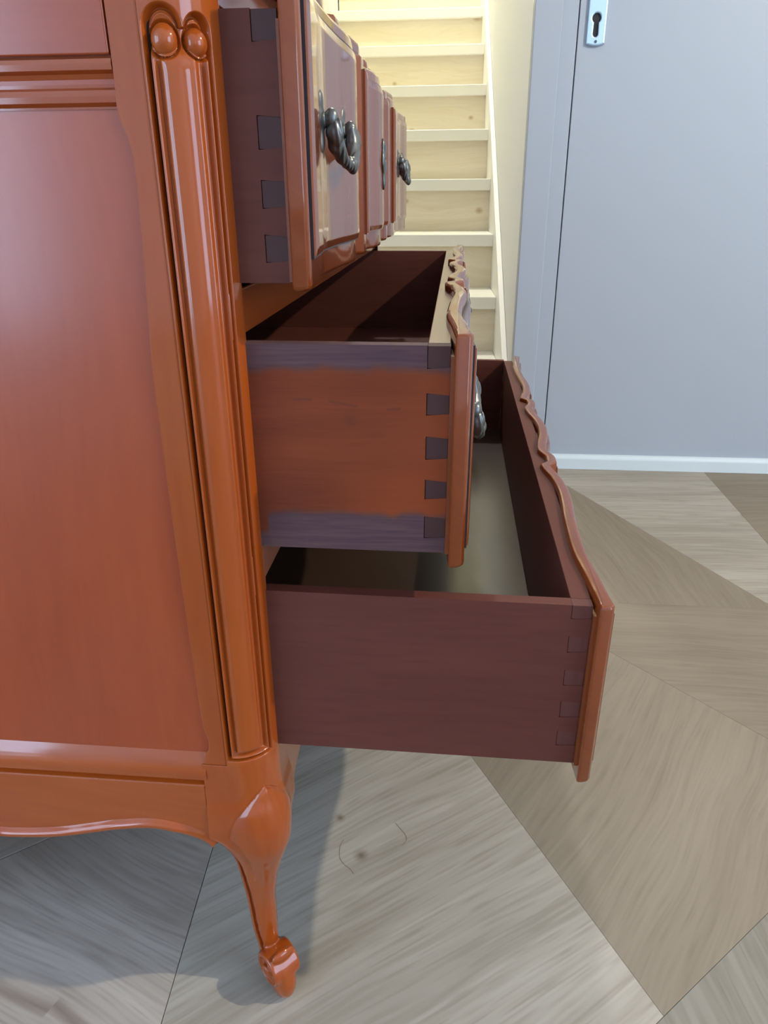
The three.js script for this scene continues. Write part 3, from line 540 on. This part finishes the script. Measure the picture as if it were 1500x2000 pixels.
  for (const [sa, sb] of [[0.431, 0.203], [0.121, -0.121], [-0.203, -0.431]]) {
    const g = field(ZC + sa, ZC + sb);
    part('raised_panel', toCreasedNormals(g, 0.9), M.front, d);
    const ez = waveZ.filter((z) => z < ZC + sa - 0.001 && z > ZC + sb + 0.001), zz = [ZC + sa + 0.0004, ...ez, ZC + sb - 0.0004];
    part('panel_edge', ALONGZ(plan([...zz.map((z) => [wave(z) + 0.0021, z]), ...zz.slice().reverse().map((z) => [wave(z) - 0.002, z])], L(ry0) - 0.0004, L(ry1) + 0.0004, 0)), sa > 0.4 ? M.stainLine : M.front, d);
  }
  const hy = L((ly0 + ly1) / 2) + 0.0120;
  for (const s of [1, -1]) {
    const x = wave(ZC + s * 0.32) + 0.0042, m = part('handle', handleGeo.bail, M.bronze, d); m.position.set(x, hy, ZC + s * 0.325);
    part('handle_mount', handleGeo.mount, M.bronze, d).position.copy(m.position); part('handle_mount', handleGeo.mount2, M.bronze, d).position.copy(m.position);
  }
  const k = part('key_plate', handleGeo.key, M.bronze, d); k.position.set(0.0042, hy - 0.0105, ZC);
  return d;
}
// [top, bottom] heights of the pins on the near corner, measured on the photograph's joints
makeDrawer(-0.088, 0.605, 0.750, 0.601, 0.773, 0.6195, 0.7625, 0, [[0.750, 0.734], [0.698, 0.680], [0.664, 0.648], [0.6335, 0.617]], { side: M.side, pin: M.pinDark, bottom: M.side, off: 0.15 }, drawerLabels[0]);
makeDrawer(0.0125, 0.420, 0.567, 0.4125, 0.576, 0.4245, 0.567, R(-0.18), [[0.567, 0.552], [0.536, 0.521], [0.5065, 0.490], [0.4755, 0.461], [0.448, 0.431]], { side: M.stained, pin: M.pinDark, bottom: M.side, off: 0.4, fit: true }, drawerLabels[1]);
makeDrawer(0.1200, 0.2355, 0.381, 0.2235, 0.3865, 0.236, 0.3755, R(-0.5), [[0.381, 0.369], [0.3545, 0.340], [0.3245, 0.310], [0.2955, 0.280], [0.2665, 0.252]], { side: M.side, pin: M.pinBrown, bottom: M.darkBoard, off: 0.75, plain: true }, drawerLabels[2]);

// ------------------------------------------------------------------ hairs lying on the floor
const hairMat = S({ color: 0x86745c, roughness: 0.6 });
for (const [pts, label] of [[[[-0.1113, -0.6332], [-0.1143, -0.6215], [-0.112, -0.6061], [-0.1063, -0.5979], [-0.0982, -0.5922], [-0.0938, -0.5863]], 'fine brown hair bent like a hook on the pale plank beside the leg\'s shadow'], [[[-0.0526, -0.6632], [-0.0452, -0.6542], [-0.039, -0.6464], [-0.037, -0.6384], [-0.0416, -0.63]], 'short curved brown hair on the pale plank under the bottom drawer']]) {
  const c = new THREE.CatmullRomCurve3(pts.map(([x, z]) => new THREE.Vector3(x, 0.0003, z)));
  tag(part('hair', new THREE.TubeGeometry(c, 40, 0.00022, 5, false), hairMat), label, 'hair');
}

// ------------------------------------------------------------------ lamps outside the frame
function glow(c, i) { return S({ color: 0xffffff, emissive: c, emissiveIntensity: i, roughness: 0.4 }); }
{
  const [x, y, z] = PENDANT.pos, p = tag(group('pendant_lamp'), 'small pendant lamp hanging from the ceiling at the right of the room', 'lamp'); p.position.set(x, y, z);
  part('bulb', new THREE.SphereGeometry(0.022, 24, 16), glow(PENDANT.colour, 8), p);
  part('lamp_holder', new THREE.CylinderGeometry(0.014, 0.02, 0.06, 20).translate(0, 0.05, 0), M.black, p);
  part('lamp_shade', new THREE.LatheGeometry([[0.018, 0.082], [0.05, 0.075], [0.11, 0.05], [0.115, 0.048], [0.112, 0.054], [0.05, 0.08], [0.018, 0.086]].map(([a, b]) => new THREE.Vector2(a, b)), 40), M.string, p);
  part('cord', new THREE.CylinderGeometry(0.003, 0.003, HC - y - 0.085, 8).translate(0, (HC - y + 0.085) / 2, 0), M.black, p);
  const l = new THREE.PointLight(PENDANT.colour, PENDANT.power); l.position.set(x, y, z); l.castShadow = true; l.shadow.radius = 1.1; scene.add(l);
}
{
  const [x, y, z] = STAIR_LAMP.pos, p = tag(group('wall_lamp'), 'warm globe lamp high on the stairwell wall above the stairs', 'lamp'); p.position.set(x, y, z);
  part('globe', new THREE.SphereGeometry(0.09, 24, 16), glow(STAIR_LAMP.colour, 6), p);
  part('lamp_arm', new THREE.CylinderGeometry(0.012, 0.012, x - XL - 0.08, 12).rotateZ(Math.PI / 2).translate(-(x - XL + 0.08) / 2, 0, 0), M.black, p);
  const l = new THREE.PointLight(STAIR_LAMP.colour, STAIR_LAMP.power); l.position.set(x, y, z); l.castShadow = true; l.shadow.radius = 4.5; scene.add(l);
}
renderer.render(scene, camera);
